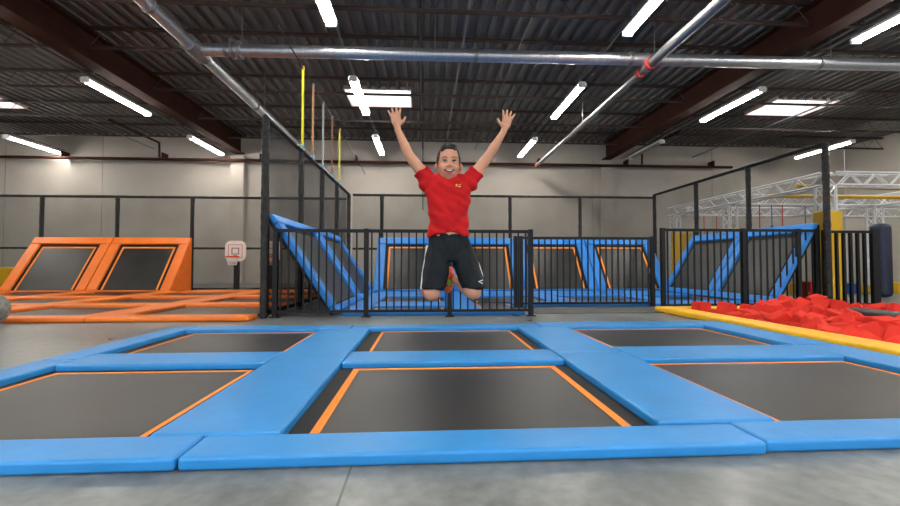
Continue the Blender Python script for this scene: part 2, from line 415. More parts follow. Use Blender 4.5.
part('netting', MB().add([(LX, 6.42, .05), (LX, 13.42, .05), (LX, 13.42, NZ), (LX, 6.42, NZ)], [(0, 1, 2, 3)]), NETS, r)
RX = 7.62
r = root('net_wall', (RX, 10.5, 0), 'black net wall with padded posts on the right side of the blue court', 'net')
for y in (7.52, 9.44, 11.35, 13.5): net_post(r, RX, y, 3.12)
rail(r, (RX, 7.52, 3.12), (RX, 13.5, 3.12), name='top_rail'); rail(r, (RX, 7.52, .06), (RX, 13.5, .06), name='bottom_rail')
part('netting', MB().add([(RX, 7.52, .05), (RX, 13.5, .05), (RX, 13.5, 3.12), (RX, 7.52, 3.12)], [(0, 1, 2, 3)]), NETR, r)

# cable and webbing straps above the left net
tag(part('steel_cable', MB().tube([(LX, 6.9, 4.72), (LX, 17, 4.45)], .014, 6), BLACK), 'dark cable above the left net wall from which straps hang', 'cable')
SC = [('yellow', (222, 214, 40)), ('tan', (176, 130, 92)), ('silver grey', (180, 182, 186)), ('brown', (150, 104, 84)), ('pale yellow', (214, 208, 60))]
for (nm, c), y in zip(SC, (8.35, 9.1, 10.0, 10.95, 11.9)):
    zt = 4.72 - (y - 6.9) * .0267
    s = root('webbing_strap', (LX, y, NZ), '%s webbing strap hanging from the cable to the top of the left net wall' % nm, 'strap')
    part('strap', MB().box(LX - .022, LX + .022, y - .006, y + .006, NZ + .06, zt), mat('strap_' + nm.replace(' ', '_'), c, .7), s)
    part('hook', MB().ell((LX, y, zt), (.03, .02, .05)), mat('hook_orange', (230, 170, 40), .5) if 'yellow' in nm else PIPEM, s)
    part('buckle', MB().box(LX - .035, LX + .035, y - .03, y + .03, NZ + .02, NZ + .12), mat('buckle_blue', (120, 170, 200), .4), s)

# ================================================================== FLOOR PADS AND TRAMPOLINES
def pad(x0, x1, y0, y1, m, label, cat='pad', z=.055, name='safety_pad', group=None, bev=.015):
    t = (abs(x1 - x0) + abs(y1 - y0)) / 2
    o = part(name, MB().box(x0, x1, y0, y1, .001, z), m, bev=bev, seg=3, loc=V(((x0 + x1) / 2, (y0 + y1) / 2, 0)))
    return tag(o, label, cat, group)

def bed(x0, x1, y0, y1, sx0, sx1, sy0, sy1, label, group, sw=.028, stripes='LRF', smat=STRIPE):
    """flat trampoline: black spring cover, woven mat, orange webbing lines"""
    r = root('trampoline', ((x0 + x1) / 2, (y0 + y1) / 2, 0), label, 'trampoline', group)
    part('spring_cover', MB().box(x0, x1, y0, y1, .001, .012), GAPM, r)
    part('jump_mat', MB().box(sx0, sx1, sy0, sy1, .0125, .02), MESHM, r)
    def st(*a): part('webbing_stripe', MB().box(*a, .0205, .0235), smat, r)
    if 'L' in stripes: st(sx0, sx0 + sw, sy0, sy1)
    if 'R' in stripes: st(sx1 - sw, sx1, sy0, sy1)
    if 'F' in stripes: st(sx0 + sw, sx1 - sw, sy1 - sw, sy1)
    if 'N' in stripes: st(sx0 + sw, sx1 - sw, sy0, sy0 + sw)
    return r

G = 'blue edge pads of the front court'
# front row of pads nearest the camera (three lengths, butt-jointed)
pad(-3.4, -.965, 1.70, 1.93, BLUE, 'blue pad at the bottom left, left of the seam, nearest the camera', group=G)
pad(-.955, 1.435, 1.70, 1.92, BLUE, 'long blue pad at the bottom centre, nearest the camera', group=G)
pad(1.445, 3.86, 1.72, 1.94, BLUE, 'blue pad at the bottom right, right of the seam, nearest the camera', group=G)
# dividers running away from the camera
pad(-1.21, -.64, 1.94, 5.0, BLUE, 'wide blue pad strip running away between the left and centre front trampolines', group=G)
pad(1.11, 1.7, 1.96, 3.55, BLUE, 'wide blue pad strip between the centre and right trampolines, nearer half', group=G)
pad(1.11, 1.7, 3.56, 5.0, BLUE, 'wide blue pad strip between the centre and right trampolines, farther half', group=G)
# cross pads between the two rows
pad(-2.74, -1.215, 3.3, 3.72, BLUE, 'blue cross pad between the two left trampolines of the front court', group=G)
pad(-.635, 1.1, 3.27, 3.68, BLUE, 'blue cross pad behind the centre front trampoline', group=G)
pad(1.71, 3.44, 3.27, 3.76, BLUE, 'blue cross pad between the two right trampolines of the front court', group=G)
# outer sides and far row
pad(-3.02, -2.75, 1.95, 3.5, BLUE, 'blue side pad at the left edge, beside the near left trampoline', group=G)
pad(-3.02, -2.75, 3.51, 5.3, BLUE, 'blue side pad on the left, beside the far left trampoline', group=G)
pad(3.45, 3.88, 1.96, 3.76, BLUE, 'blue side pad between the near right trampoline and the yellow curb', group=G)
pad(3.45, 3.88, 3.77, 5.42, BLUE, 'blue side pad between the far right trampoline and the yellow curb', group=G)
pad(-2.74, -.88, 5.01, 5.3, BLUE, 'far left blue pad closing the front court', group=G)
pad(-.87, 1.4, 5.01, 5.3, BLUE, 'far centre blue pad closing the front court, below the fence', group=G)
pad(1.41, 3.44, 5.01, 5.4, BLUE, 'far right blue pad closing the front court', group=G)
G = 'front court trampolines'
bed(-2.74, -1.215, 1.95, 3.29, -2.64, -1.26, 1.96, 3.2, 'black trampoline near the lower left, with orange lines', G)
bed(-.635, 1.1, 1.94, 3.26, -.53, .995, 1.95, 3.2, 'black trampoline at the bottom centre, in front of the boy', G, sw=.045)
bed(1.71, 3.44, 1.96, 3.26, 1.74, 3.37, 1.97, 3.22, 'black trampoline near the lower right, with orange lines', G)
bed(-2.74, -1.215, 3.73, 5.0, -2.6, -1.24, 3.75, 4.93, 'black trampoline in the far left of the front court', G)
bed(-.635, 1.1, 3.69, 5.0, -.5, 1.0, 3.72, 4.93, 'black trampoline in the far centre of the front court, under the boy', G)
bed(1.71, 3.44, 3.77, 5.0, 1.75, 3.36, 3.8, 4.95, 'black trampoline in the far right of the front court', G)

# yellow curb of the foam pit, drawn as an L
tag(part('yellow_curb', MB().box(3.95, 4.3, 2.6, 5.35, .001, .085), YELLOW, bev=.025, seg=3, loc=V((4.1, 4, 0))), 'near length of the yellow padded curb along the foam pit', 'curb', 'yellow pit curbs')
tag(part('yellow_curb', MB().box(3.95, 4.3, 5.36, 7.05, .001, .085), YELLOW, bev=.025, seg=3, loc=V((4.1, 6.5, 0))), 'farther length of the yellow padded curb, ending at the fence post', 'curb', 'yellow pit curbs')
tag(part('yellow_curb', MB().box(4.31, 9.3, 6.76, 7.05, .001, .085), YELLOW, bev=.025, seg=3, loc=V((6.8, 7.4, 0))), 'yellow padded curb behind the foam cubes, along the fence', 'curb', 'yellow pit curbs')
tag(part('pit_divider', MB().box(6.48, 6.82, 2.95, 6.3, -.8, .13), mat('dark_grey_vinyl', (58, 60, 64), .45), bev=.04, seg=3, loc=V((6.6, 5, -.8))), 'dark grey padded divider standing in the foam pit', 'divider')

# ------------------------------------------------------------------ foam cubes
def cube_mesh(k):
    bm = bmesh.new(); bmesh.ops.create_cube(bm, size=.205)
    bmesh.ops.bevel(bm, geom=bm.edges[:], offset=.012, segments=2, affect='EDGES')
    bmesh.ops.subdivide_edges(bm, edges=[e for e in bm.edges if e.calc_length() > .1], cuts=3, use_grid_fill=True)
    for v in bm.verts: v.co += noise.noise_vector(v.co * 7 + V((k * 5, 0, 0))) * .004
    me = bpy.data.meshes.new('foam_cube'); bm.to_mesh(me); bm.free(); me.materials.append(REDF); return me
CM = [cube_mesh(k) for k in range(5)]
def foam(x, y, z, rot, label='red foam cube in the big pile filling the foam pit', grp='red foam cubes in the pit'):
    o = bpy.data.objects.new('foam_cube', random.choice(CM)); COL.objects.link(o); o.location = (x, y, z); o.rotation_euler = rot
    return tag(o, label, 'foam cube', grp)
def hgt(x, y):
    t = min(1, max(0, (x - 4.3) / .8)); h = -.05 + .13 * t * (1 + .9 * noise.noise(V((x * 1.6, y * 1.3, 2))))
    if y > 6.1: h += .10 * min(1, max(0, (x - 5.2) / .5)) - (.07 if x < 5.6 else .06)
    elif x > 5.45: h -= .30 * min(1, (x - 5.45) / .5)
    return h
FN = 'red foam cube in the pile %s'
def zone(x, y):
    if x < 4.85 and y < 6.2: return 'lying against the near yellow curb'
    if y > 6.1: return 'at the back of the pit, close to the fence'
    if x > 5.75: return 'low beside the dark pit divider'
    return 'in the middle of the foam pit'
def pitcube(x, y, z, rot):
    q = zone(x, y); foam(x, y, z, rot, FN % q, 'red foam cubes ' + q)
y = 3.1
while y < 6.62:
    x = 4.44 + .1 * random.random()
    while x < 6.38:
        if x < 1.24 * y + .35 and not (y > 5.75 and x < 4.95):
            a = random.choice((.3, .7, 1.0)); s_ = random.uniform(-.035, .06)
            pitcube(x + random.uniform(-.04, .04), y + random.uniform(-.04, .04), hgt(x, y) - .01 + s_, (random.uniform(-a, a), random.uniform(-a, a), random.uniform(0, 3)))
        x += .235
    y += .225
y = 3.2
while y < 6.6:
    x = 4.5
    while x < 6.3:
        if x < 1.24 * y + .2 and not (y > 5.9 and x < 4.8): pitcube(x, y, hgt(x, y) - .22, (random.uniform(-.3, .3), random.uniform(-.3, .3), random.uniform(0, 3)))
        x += .27
    y += .3
foam(4.47, 6.58, .095, (0.02, 0.03, .12), 'leftmost red foam cube, sitting level against the far yellow curb', None)
foam(4.8, 6.45, .09, (.1, .25, .5), 'second red foam cube from the left end, tilted, close to the fence', None)
for q in ((4.7, 6.6, -.06), (4.95, 6.6, .02), (5.0, 6.3, .0), (4.75, 6.2, -.04), (4.5, 6.35, -.09), (4.5, 6.1, -.07), (4.7, 5.95, -.05), (4.9, 6.05, .0), (4.95, 5.85, -.02), (4.45, 5.88, -.08)): foam(*q, (random.uniform(-.3, .3), random.uniform(-.3, .3), random.uniform(0, 3)), 'low red foam cube lying in the left corner of the pit', 'low red foam cubes in the left corner of the pit')
for k in range(11):
    foam(6.88 + .24 * k, 6.6 + random.uniform(-.05, .05), .04 + random.uniform(-.03, .05), (random.uniform(-.7, .7), random.uniform(-.7, .7), random.uniform(0, 3)), 'red foam cube in the row behind the dark pit divider', 'red foam cubes behind the dark divider')
for yy in (5.6, 5.85, 6.1, 6.35):
    xx = 6.98
    while xx < 1.24 * yy + .3:
        foam(xx, yy, -.1 + random.uniform(-.05, .05), (random.uniform(-.7, .7), random.uniform(-.7, .7), random.uniform(0, 3)), 'red foam cube in the row behind the dark pit divider', 'red foam cubes behind the dark divider'); xx += .25

# ================================================================== SLANTED TRAMPOLINES
def slanted(name, o, U, B, w, run, z1, pm, label, group, lp=.27, rp=.27, tp=.24, bp=.05, stripe='LRT', ends=()):
    """o = bottom corner, U = unit vector along the width, B = horizontal unit vector pointing up-slope"""
    o, U, B = V(o), V(U), V(B); L_ = sqrt(run ** 2 + (z1 - o.z) ** 2); Vd = (B * run + V((0, 0, z1 - o.z))) / L_
    N = U.cross(Vd).normalized()
    if N.z < 0: N = -N
    r = root(name, tuple(V((o.x, o.y, 0)) + U * w / 2 + B * run / 2), label, 'trampoline', group)
    g = .006; th = (-.05, .035)
    for nm, a in (('side_pad', (g, lp, bp, L_ - tp)), ('side_pad', (w - rp, w - g, bp, L_ - tp)), ('top_pad', (g, w - g, L_ - tp, L_)), ('bottom_pad', (g, w - g, 0, bp))):
        part(nm, MB().obox(o, U, Vd, N, *a, *th), pm, r, bev=.022, seg=3)
    part('spring_cover', MB().obox(o, U, Vd, N, lp - .01, w - rp + .01, bp - .01, L_ - tp + .01, -.045, -.02), GAPM, r)
    m0 = (lp + .09, w - rp - .09, bp + .03, L_ - tp - .09)
    part('jump_mat', MB().obox(o, U, Vd, N, *m0, -.02, -.012), MESHM, r)
    s = .05
    def st(*a): part('webbing_stripe', MB().obox(o, U, Vd, N, *a, -.012, -.008), STRIPE, r)
    if 'L' in stripe: st(m0[0], m0[0] + s, m0[2], m0[3])
    if 'R' in stripe: st(m0[1] - s, m0[1], m0[2], m0[3])
    if 'T' in stripe: st(m0[0] + s, m0[1] - s, m0[3] - s, m0[3])
    if 'B' in stripe: st(m0[0] + s, m0[1] - s, m0[2], m0[2] + s)
    # steel legs behind
    top = o + Vd * L_ - N * .07
    for k, u in enumerate((.05, w - .05)):
        p1 = top + U * u; p0 = o + U * u + N * -.07
        part('support_leg', MB().tube([p1, (p1.x, p1.y, .0)], .03, 8).tube([(p0.x, p0.y, max(.03, p0.z)), p1], .035, 8), BLACK, r)
    for u in ends:       # closed vinyl end triangle
        a = o + U * u; t = o + Vd * L_ + U * u; q = V((t.x, t.y, 0)); a0 = V((a.x, a.y, 0))
        d = U * (.03 if u < w / 2 else -.03)
        vs = [a0, a, t, q] + [p + d for p in (a0, a, t, q)]
        part('end_panel', MB().add(vs, [(0, 1, 2, 3), (7, 6, 5, 4), (0, 4, 5, 1), (1, 5, 6, 2), (2, 6, 7, 3), (3, 7, 4, 0)]), pm, r)
    return r
# orange pair
slanted('slanted_trampoline', (-11.45, 12.0, .05), (1, 0, 0), (0, 1, 0), 2.22, 1.05, 1.6, ORANGE, 'left orange-framed slanted trampoline against the back net', 'orange slanted trampolines')
slanted('slanted_trampoline', (-9.22, 12.0, .05), (1, 0, 0), (0, 1, 0), 2.22, 1.05, 1.6, ORANGE, 'right orange-framed slanted trampoline, beside the basketball hoop', 'orange slanted trampolines', ends=(2.22,))
# blue back wall: four in a row
bx = -1.46; labs = ['leftmost of the four blue slanted trampolines along the back net, left of the boy', 'blue slanted trampoline along the back net directly behind the boy',
                    'third blue slanted trampoline from the left along the back net, right of the boy', 'rightmost of the four blue slanted trampolines along the back net']
for k in range(4): slanted('slanted_trampoline', (bx + k * 2.16, 11.95, .05), (1, 0, 0), (0, 1, 0), 2.155, 1.1, 1.62, BLUE2, labs[k], 'blue slanted trampolines on the back side')
# blue left side
for k in range(2):
    slanted('slanted_trampoline', (-1.37, 6.58 + k * 2.5, .05), (0, 1, 0), (-1, 0, 0), 2.49, 1.0, 1.57, BLUE2,
            ['near blue slanted trampoline on the left side, next to the divider net', 'far blue slanted trampoline on the left side, next to the divider net'][k], 'blue slanted trampolines on the left side', stripe='', tp=.16, lp=.3, bp=.12)
# blue right side
slanted('slanted_trampoline', (6.62, 7.62, .05), (0, 1, 0), (1, 0, 0), 1.8, .9, 1.6, BLUE2, 'near blue slanted trampoline on the right side, by the black fence end', 'blue slanted trampolines on the right side', stripe='', lp=.18, rp=.2, tp=.2, bp=.15)
slanted('slanted_trampoline', (6.62, 9.425, .05), (0, 1, 0), (1, 0, 0), 1.95, .9, 1.6, BLUE2, 'far blue slanted trampoline on the right side of the blue court', 'blue slanted trampolines on the right side', stripe='', lp=.2, rp=.2, tp=.2, bp=.15)

# ------------------------------------------------------------------ orange floor court
G = 'orange pads of the floor court'
ox = [-11.3, -9.2, -7.0, -4.7, -2.75]
rowsY = [(6.1, 6.45), (8.05, 8.5), (10.05, 10.5)]
rn = ['front', 'middle', 'back']; cn = ['far left', 'left', 'centre', 'right']
for j, (a, b) in enumerate(rowsY):
    for i in range(4):
        x0 = ox[i] + (.27 if j else .0) ; x1 = ox[i + 1] - (.27 if j else 0)
        if i == 3: x1 = LX - .07
        pad(x0 + .005, x1 - .005, a, b, ORANGE, 'orange cross pad, %s row of the orange court, %s column' % (rn[j], cn[i]), group=G, bev=.025, z=.07)
for i in range(1, 4):
    for j, (a, b) in enumerate(((6.455, 9.0), (9.005, 11.96))):
        pad(ox[i] - .265, ox[i] + .265, a, b, ORANGE, 'orange pad running away from the camera in the orange court, %s of %s divider' % (['near half', 'far half'][j], ['left', 'middle', 'right'][i - 1]), group=G, bev=.025, z=.07)
pad(-11.55, -11.04, 6.455, 11.96, ORANGE, 'orange side pad at the far left of the orange court', group=G, z=.07)
pad(-6.73, LX - .12, 11.97, 12.9, ORANGE, 'wide orange pad in front of the basketball hoop', group=G, z=.06)
GB = 'orange court trampolines'
for j, (a, b) in enumerate(((6.46, 8.04), (8.51, 10.04), (10.51, 11.95))):
    for i in range(4):
        x0 = ox[i] + .27; x1 = ox[i + 1] - .27
        if i == 3: x1 = LX - .14
        bed(x0 + .003, x1 - .003, a, b, x0 + .1, x1 - .1, a + .05, b - .08, 'floor trampoline of the orange court, %s row, %s column' % (rn[j], cn[i]), GB, stripes='')

# ------------------------------------------------------------------ blue floor court behind the fence
G = 'blue pads of the rear court floor'
pad(-1.3, 1.6, 6.64, 6.98, BLUE2, 'blue pad just behind the left black fence panel', group=G)
pad(1.7, 6.6, 7.86, 8.55, BLUE2, 'wide blue pad just behind the middle black fence panel', group=G)
pad(-1.33, -.95, 7.0, 11.9, BLUE2, 'blue strip pad at the foot of the left blue slanted trampolines', group=G)
cx = [-.94, .7, 2.85, 5.0, 6.6]
cnm = ['left', 'centre left', 'centre right', 'right']
for i in range(4):
    x0, x1 = cx[i] + (.27 if i else .0), cx[i + 1] - (.27 if i < 3 else .02)
    if i == 0: pad(x0, x1, 7.7, 8.6, BLUE2, 'blue cross pad in the left column of the rear court floor', group=G)
    pad(x0, x1, 10.0, 11.9, BLUE2, 'blue pad at the foot of the back slanted trampolines, %s column' % cnm[i], group=G)
    if i == 0: bed(x0, x1, 7.0, 7.68, x0 + .06, x1 - .1, 7.02, 7.62, 'near left floor trampoline of the rear blue court', 'rear court floor trampolines', sw=.04, stripes='LR')
    bed(x0, x1, 8.62, 9.98, x0 + .1, x1 - .1, 8.67, 9.9, 'floor trampoline of the rear blue court, %s column' % cnm[i], 'rear court floor trampolines', sw=.04, stripes='LR')
    if i < 3: pad(cx[i + 1] - .265, cx[i + 1] + .265, 7.0 if i == 0 else 8.56, 11.9, BLUE2, 'blue strip pad running to the back of the rear court, %s' % ['left', 'middle', 'right'][i], group=G)
bed(.98, 1.6, 7.0, 8.6, 1.0, 1.55, 7.05, 8.5, 'short floor trampoline beside the fence gap in the rear court', 'rear court floor trampolines', stripes='L')
tag(part('rubber_mat', MB().box(1.8, 4.5, 6.75, 7.7, .001, .012), mat('grey_rubber', (84, 84, 84), .8, var=.1)), 'dark grey rubber mat on the floor in front of the middle fence panel', 'mat')

# ================================================================== FENCES
def fence(p0, p1, z0, z1, posts, label, sp=.113, pw=.022, gate=None, zpost=None):
    p0, p1 = V(p0), V(p1); d = (p1 - p0); L_ = d.length; d.normalize(); q = V((-d.y, d.x, 0)); Z = V((0, 0, 1))
    r = root('metal_fence', tuple((p0 + p1) / 2), label, 'fence', 'black picket fence panels')
    B = lambda u0, u1, h, a, b: MB().obox(p0, d, q, Z, u0, u1, -h, h, a, b)
    part('top_rail', B(0, L_, .025, z1 - .05, z1), BLACK, r); part('bottom_rail', B(0, L_, .02, z0, z0 + .04), BLACK, r)
    n = int(L_ / sp); 
    for k in range(1, n):
        u = L_ * k / n
        if min(abs(u - a) for a in posts) < .05: continue
        part('picket', B(u - pw / 2, u + pw / 2, pw / 2, z0 + .035, z1 - .04), BLACK, r)
    for a in posts: part('post', B(a - .035, a + .035, .035, .0, (zpost or z1) + .01), BLACK, r)
    for a in posts: part('foot_plate', B(a - .07, a + .07, .06, .0, .012), BLACK, r)
    return r
fence((-2.3, 6.52, 0), (1.69, 6.52, 0), .07, 1.345, [.035, 1.4, 2.68, 3.955], 'black metal picket fence panel on the left, behind the boy')
fence((1.66, 7.76, 0), (4.36, 7.76, 0), .06, 1.325, [.03, .13, 2.66], 'lower black picket fence panel in the middle, set back')
fence((4.42, 7.64, 0), (7.56, 7.64, 0), .02, 1.48, [.04, 1.62, 2.72, 3.08], 'black picket fence panel on the right, behind the foam pit', sp=.13)
fence((7.64, 7.64, 0), (8.78, 7.64, 0), .02, 1.46, [.04, 1.03, 1.1], 'black fence panel with thicker pickets at the far right end', sp=.133, pw=.045)

# ================================================================== BASKETBALL HOOPS
def hoop(x, y, zc, label, base=0):
    r = root('basketball_hoop', (x, y, base), label, 'basketball hoop')
    part('pole', MB().box(x - .07, x + .07, y + .06, y + .16, base, zc - .05), BLACK, r)
    part('base', MB().box(x - .3, x + .3, y - .05, y + .5, base, base + .07), BLACK, r, bev=.02)
    def rr(w, h, c, z, yy, t):     # rounded rectangle slab
        pts = []
        for (sx, sz, a0) in ((1, 1, 0), (-1, 1, 90), (-1, -1, 180), (1, -1, 270)):
            for k in range(5): a = radians(a0 + k * 22.5); pts.append((x + sx * (w / 2 - c) + c * cos(a), z + sz * (h / 2 - c) + c * sin(a)))
        n = len(pts); return MB().add([(p[0], yy, p[1]) for p in pts] + [(p[0], yy + t, p[1]) for p in pts], [tuple(range(n)), tuple(range(2 * n - 1, n - 1, -1))] + [(k, n + k, n + (k + 1) % n, (k + 1) % n) for k in range(n)])
    part('backboard', rr(.6, .62, .17, zc, y, .04), mat('hoop_white', (240, 232, 226), .4), r)
    PK = mat('hoop_pink_line', (205, 150, 140), .5)
    def frame(w, h, z, t, c=.005):
        m = MB()
        for a in ((x - w / 2, x + w / 2, z + h / 2 - t, z + h / 2), (x - w / 2, x + w / 2, z - h / 2, z - h / 2 + t), (x - w / 2, x - w / 2 + t, z - h / 2 + t, z + h / 2 - t), (x + w / 2 - t, x + w / 2, z - h / 2 + t, z + h / 2 - t)):
            m.box(a[0], a[1], y - .006, y - .001, a[2], a[3])
        return m
    part('outline', frame(.42, .4, zc, .02), PK, r); part('target_square', frame(.22, .2, zc + .0, .025), mat('hoop_grey', (120, 100, 100), .5), r)
    m = MB(); n = 20; m.tube([(x + .17 * cos(2 * pi * k / n), y - .19 + .17 * sin(2 * pi * k / n), zc - .17) for k in range(n + 1)], .022, 8)
    m.box(x - .05, x + .05, y - .03, y, zc - .2, zc - .12)
    part('rim', m, mat('rim_orange', (240, 84, 20), .4), r)
    m = MB()
    for k in range(12):
        a = 2 * pi * k / 12; b = 2 * pi * (k + .7) / 12
        for s in (b, 2 * pi * (k - .7) / 12): m.tube([(x + .165 * cos(a), y - .19 + .165 * sin(a), zc - .18), (x + .11 * cos(s), y - .19 + .11 * sin(s), zc - .42)], .006, 4, False)
    part('net', m, mat('hoop_net', (225, 225, 225), .8), r)
    return r
hoop(-5.68, 12.95, 1.21, 'small basketball hoop with white rounded backboard right of the orange slanted trampolines', .0)
hoop(-4.64, 12.98, 1.21, 'second small basketball hoop, half hidden behind the padded net post', .0)

# ball at the left edge and yellow block
b = part('exercise_ball', MB().ell((-5.66, 5.8, .22), (.22, .22, .22), nu=40, nv=24), mat('speckled_grey', (150, 152, 148), .6, c2=(110, 112, 110), vscale=18, bump=.3, bscale=30), loc=V((-5.66, 5.8, 0)))
tag(b, 'grey speckled ball cut by the left edge of the photo', 'ball')
tag(part('foam_block', MB().box(-13.0, -12.0, 12.5, 13.2, 0, .72), YELLOW2, bev=.03, loc=V((-12.4, 12.8, 0))), 'yellow block at the left edge beside the orange slanted trampolines', 'block')

# ================================================================== NINJA COURSE BEHIND THE RIGHT NET
def truss(a, b, label, s=.3, step=.32, cat='truss', name='box_truss', grp='aluminium box trusses'):
    a, b = V(a), V(b); d = (b - a); L_ = d.length; d.normalize()
    q = V((0, 0, 1)) if abs(d.z) < .5 else V((0, 1, 0)); p = d.cross(q).normalized(); h = s / 2
    r = root(name, tuple((a + b) / 2) if abs(d.z) < .5 else tuple(a), label, cat, grp)
    cor = [p * h + q * h, p * -h + q * h, p * -h - q * h, p * h - q * h]
    for c in cor: part('chord', MB().tube([a + c, b + c], .03, 6), ALU, r)
    m = MB(); n = int(L_ / step)
    for k in range(n):
        t0, t1 = a + d * (L_ * k / n), a + d * (L_ * (k + 1) / n)
        for i in range(4):
            c0, c1 = cor[i], cor[(i + 1) % 4]
            if k % 2: c0, c1 = c1, c0
            m.tube([t0 + c0, t1 + c1], .016, 5, False)
    part('lattice', m, ALU, r); return r
TX = 9.55; TZ = 2.83
truss((TX, 9.4, TZ), (TX, 15.7, TZ), 'long silver box truss running towards the back wall behind the right net')
truss((TX + .2, 9.5, TZ + .02), (19.3, 9.5, TZ + .02), 'nearest silver box truss crossing to the right edge')
truss((TX + .2, 12.6, TZ), (19.3, 12.6, TZ), 'middle silver cross truss of the ninja course')
truss((TX + .2, 15.5, TZ), (19.3, 15.5, TZ), 'farthest silver cross truss of the ninja course')
truss((14.4, 9.8, TZ), (14.4, 15.3, TZ), 'silver truss running back on the right of the ninja course')
for (x, y, lab) in ((TX, 9.45, 'silver truss column nearest the camera, right of the net post'), (TX, 12.6, 'silver truss column in the middle of the long truss'), (TX, 15.5, 'silver truss column at the far end, seen through the net'), (14.4, 12.6, 'silver truss column rising behind the navy pad')):
    truss((x, y, 0), (x, y, TZ - .16), lab, s=.26, cat='column', name='truss_column', grp='silver truss columns')
def ypad(x0, x1, y0, y1, z, m, lab, cat='pad', name='column_pad', bev=.04, z0=0):
    return tag(part(name, MB().box(x0, x1, y0, y1, z0, z), m, bev=bev, seg=3, loc=V(((x0 + x1) / 2, (y0 + y1) / 2, z0))), lab, cat)
ypad(8.95, 9.42, 8.9, 9.2, 2.02, YELLOW2, 'tall yellow padded panel right of the net post')
ypad(9.2, 9.95, 12.2, 12.4, 1.9, YELLOW2, 'yellow padded panel in front of the middle truss column')
ypad(9.25, 10.0, 15.1, 15.3, 2.0, YELLOW2, 'yellow padded panel at the farthest truss column')
ypad(9.9, 10.05, 9.7, 9.8, 2.1, YELLOW2, 'slim yellow upright beside the tall yellow panel', 'post', 'yellow_post', .02)
o = ypad(11.08, 11.42, 9.55, 9.9, 1.82, NAVY, 'tall navy blue padded block behind the end of the fence', bev=.12)
tag(part('beam_bar', MB().tube([(TX, 11.2, TZ - .1), (18, 11.2, TZ - .1)], .05, 8), YELLOW2), 'yellow bar spanning the ninja course between the trusses, farther one', 'bar')
tag(part('beam_bar', MB().tube([(TX, 10.2, TZ), (18, 10.9, TZ)], .045, 8), YELLOW2), 'yellow bar spanning the ninja course between the trusses, nearer one', 'bar')
RC = [('red', (200, 40, 40)), ('blue', (40, 90, 180)), ('grey', (90, 90, 90)), ('green', (60, 160, 60))]
for k, (x, y, ci, zz) in enumerate(((10.6, 15.5, 0, 1.75), (11.1, 15.5, 0, 1.9), (12.3, 15.5, 2, 1.7), (10.8, 12.6, 1, 1.9), (11.15, 12.6, 0, 1.75), (10.4, 12.6, 0, 1.65), (11.9, 12.6, 2, 1.6), (12.3, 12.6, 3, 1.8), (12.9, 12.6, 1, 1.7), (11.6, 15.5, 3, 1.9))):
    nm, c = RC[ci]; y -= .15
    s = root('hanging_rope', (x, y, zz), 'rope with a %s grip hanging from the %s cross truss, %s' % (nm, 'farthest' if y > 13 else 'middle', 'at the left end' if k in (0, 5) else 'at the right end' if k in (2, 8) else ['left of its middle', 'right of its middle'][k % 2]), 'rope', 'hanging ropes of the ninja course')
    part('rope', MB().tube([(x, y, zz + .1), (x, y, TZ - .13)], .014, 5), mat('rope_' + nm, c, .8), s)
    part('grip', MB().tube([(x, y, zz - .15), (x, y, zz + .12)], .035, 8), mat('rope_' + nm, c, .8), s)
random.seed(3)
for k, (x, y, c, nm, h, wd) in enumerate(((9.9, 10.6, YELLOW2, 'yellow', .3, .3), (10.35, 10.9, BLUEB, 'blue', .22, .28), (10.9, 11.0, GREEN, 'green', .3, .2), (11.3, 11.3, YELLOW2, 'yellow', .25, .4), (11.8, 11.0, BLUEB, 'blue', .28, .3), (12.4, 11.2, YELLOW2, 'yellow', .22, .4), (12.9, 11.4, BLUEB, 'blue', .2, .4), (9.6, 11.8, BLUEB, 'blue', .3, .3), (10.6, 12.0, YELLOW2, 'yellow', .35, .3), (13.4, 11.2, YELLOW2, 'yellow', .3, .3))):
    ypad(x - wd / 2, x + wd / 2, y - .15, y + .15, h, c, '%s foam block on the ninja course floor, %s from the left' % (nm, ORD[(7, 0, 1, 8, 2, 3, 4, 5, 6, 9).index(k)] if k != 7 else 'first'), 'block', 'foam_block', .02)
# padded rocker at the right edge
r = root('padded_rocker', (11.6, 9.3, 0), 'red and yellow-green padded rocker at the right edge past the fence end', 'rocker')
m = MB(); n = 14; pr_ = [(11.4 + .75 * k / n, .38 + .42 * sin(pi * k / n * .5 + .2) ** 3) for k in range(n + 1)]
m.loft([[V((x, y, z)) for x, z in [(11.45, .35), (12.3, .35), (12.3, .95), (11.95, .9), (11.65, .7), (11.45, .5)]] for y in (9.2, 9.5)])
part('green_body', m, mat('lime_vinyl', (190, 200, 40), .5), r)
m = MB(); m.loft([[V((x, y, z)) for x, z in [(11.5, .78), (12.3, 1.02), (12.3, 1.18), (11.75, 1.1), (11.5, .95)]] for y in (9.18, 9.52)])
part('red_cover', m, mat('rocker_red', (200, 40, 40), .5), r, label='red cover')
part('stand', MB().box(11.7, 12.2, 9.25, 9.45, 0, .36), BLACK, r)
for k in range(2): foam(8.62 + .02 * k, 9.0, .11 + .205 * k, (0, 0, .2 * k), 'red foam cube in the small stack behind the right slanted trampoline', 'stacked red cubes behind the slant')

# ================================================================== THE JUMPING BOY
SKIN = mat('skin', (206, 146, 116), .5, var=.03, vscale=20)
HAIR = mat('black_hair', (24, 19, 18), .6, bump=.8, bscale=160, stretch=(1, 1, .3))
SHIRT = mat('red_cotton', (190, 26, 30), .85, bump=.15, bscale=300, spec=.2)
SHORTS = mat('dark_navy_polyester', (6, 14, 22), .7, spec=.25, bump=.1, bscale=200)
BP = V((.147, 2.65, .952))      # pelvis reference, px (451,240)
def Q(x, y, z): return BP + V((x, y, z))

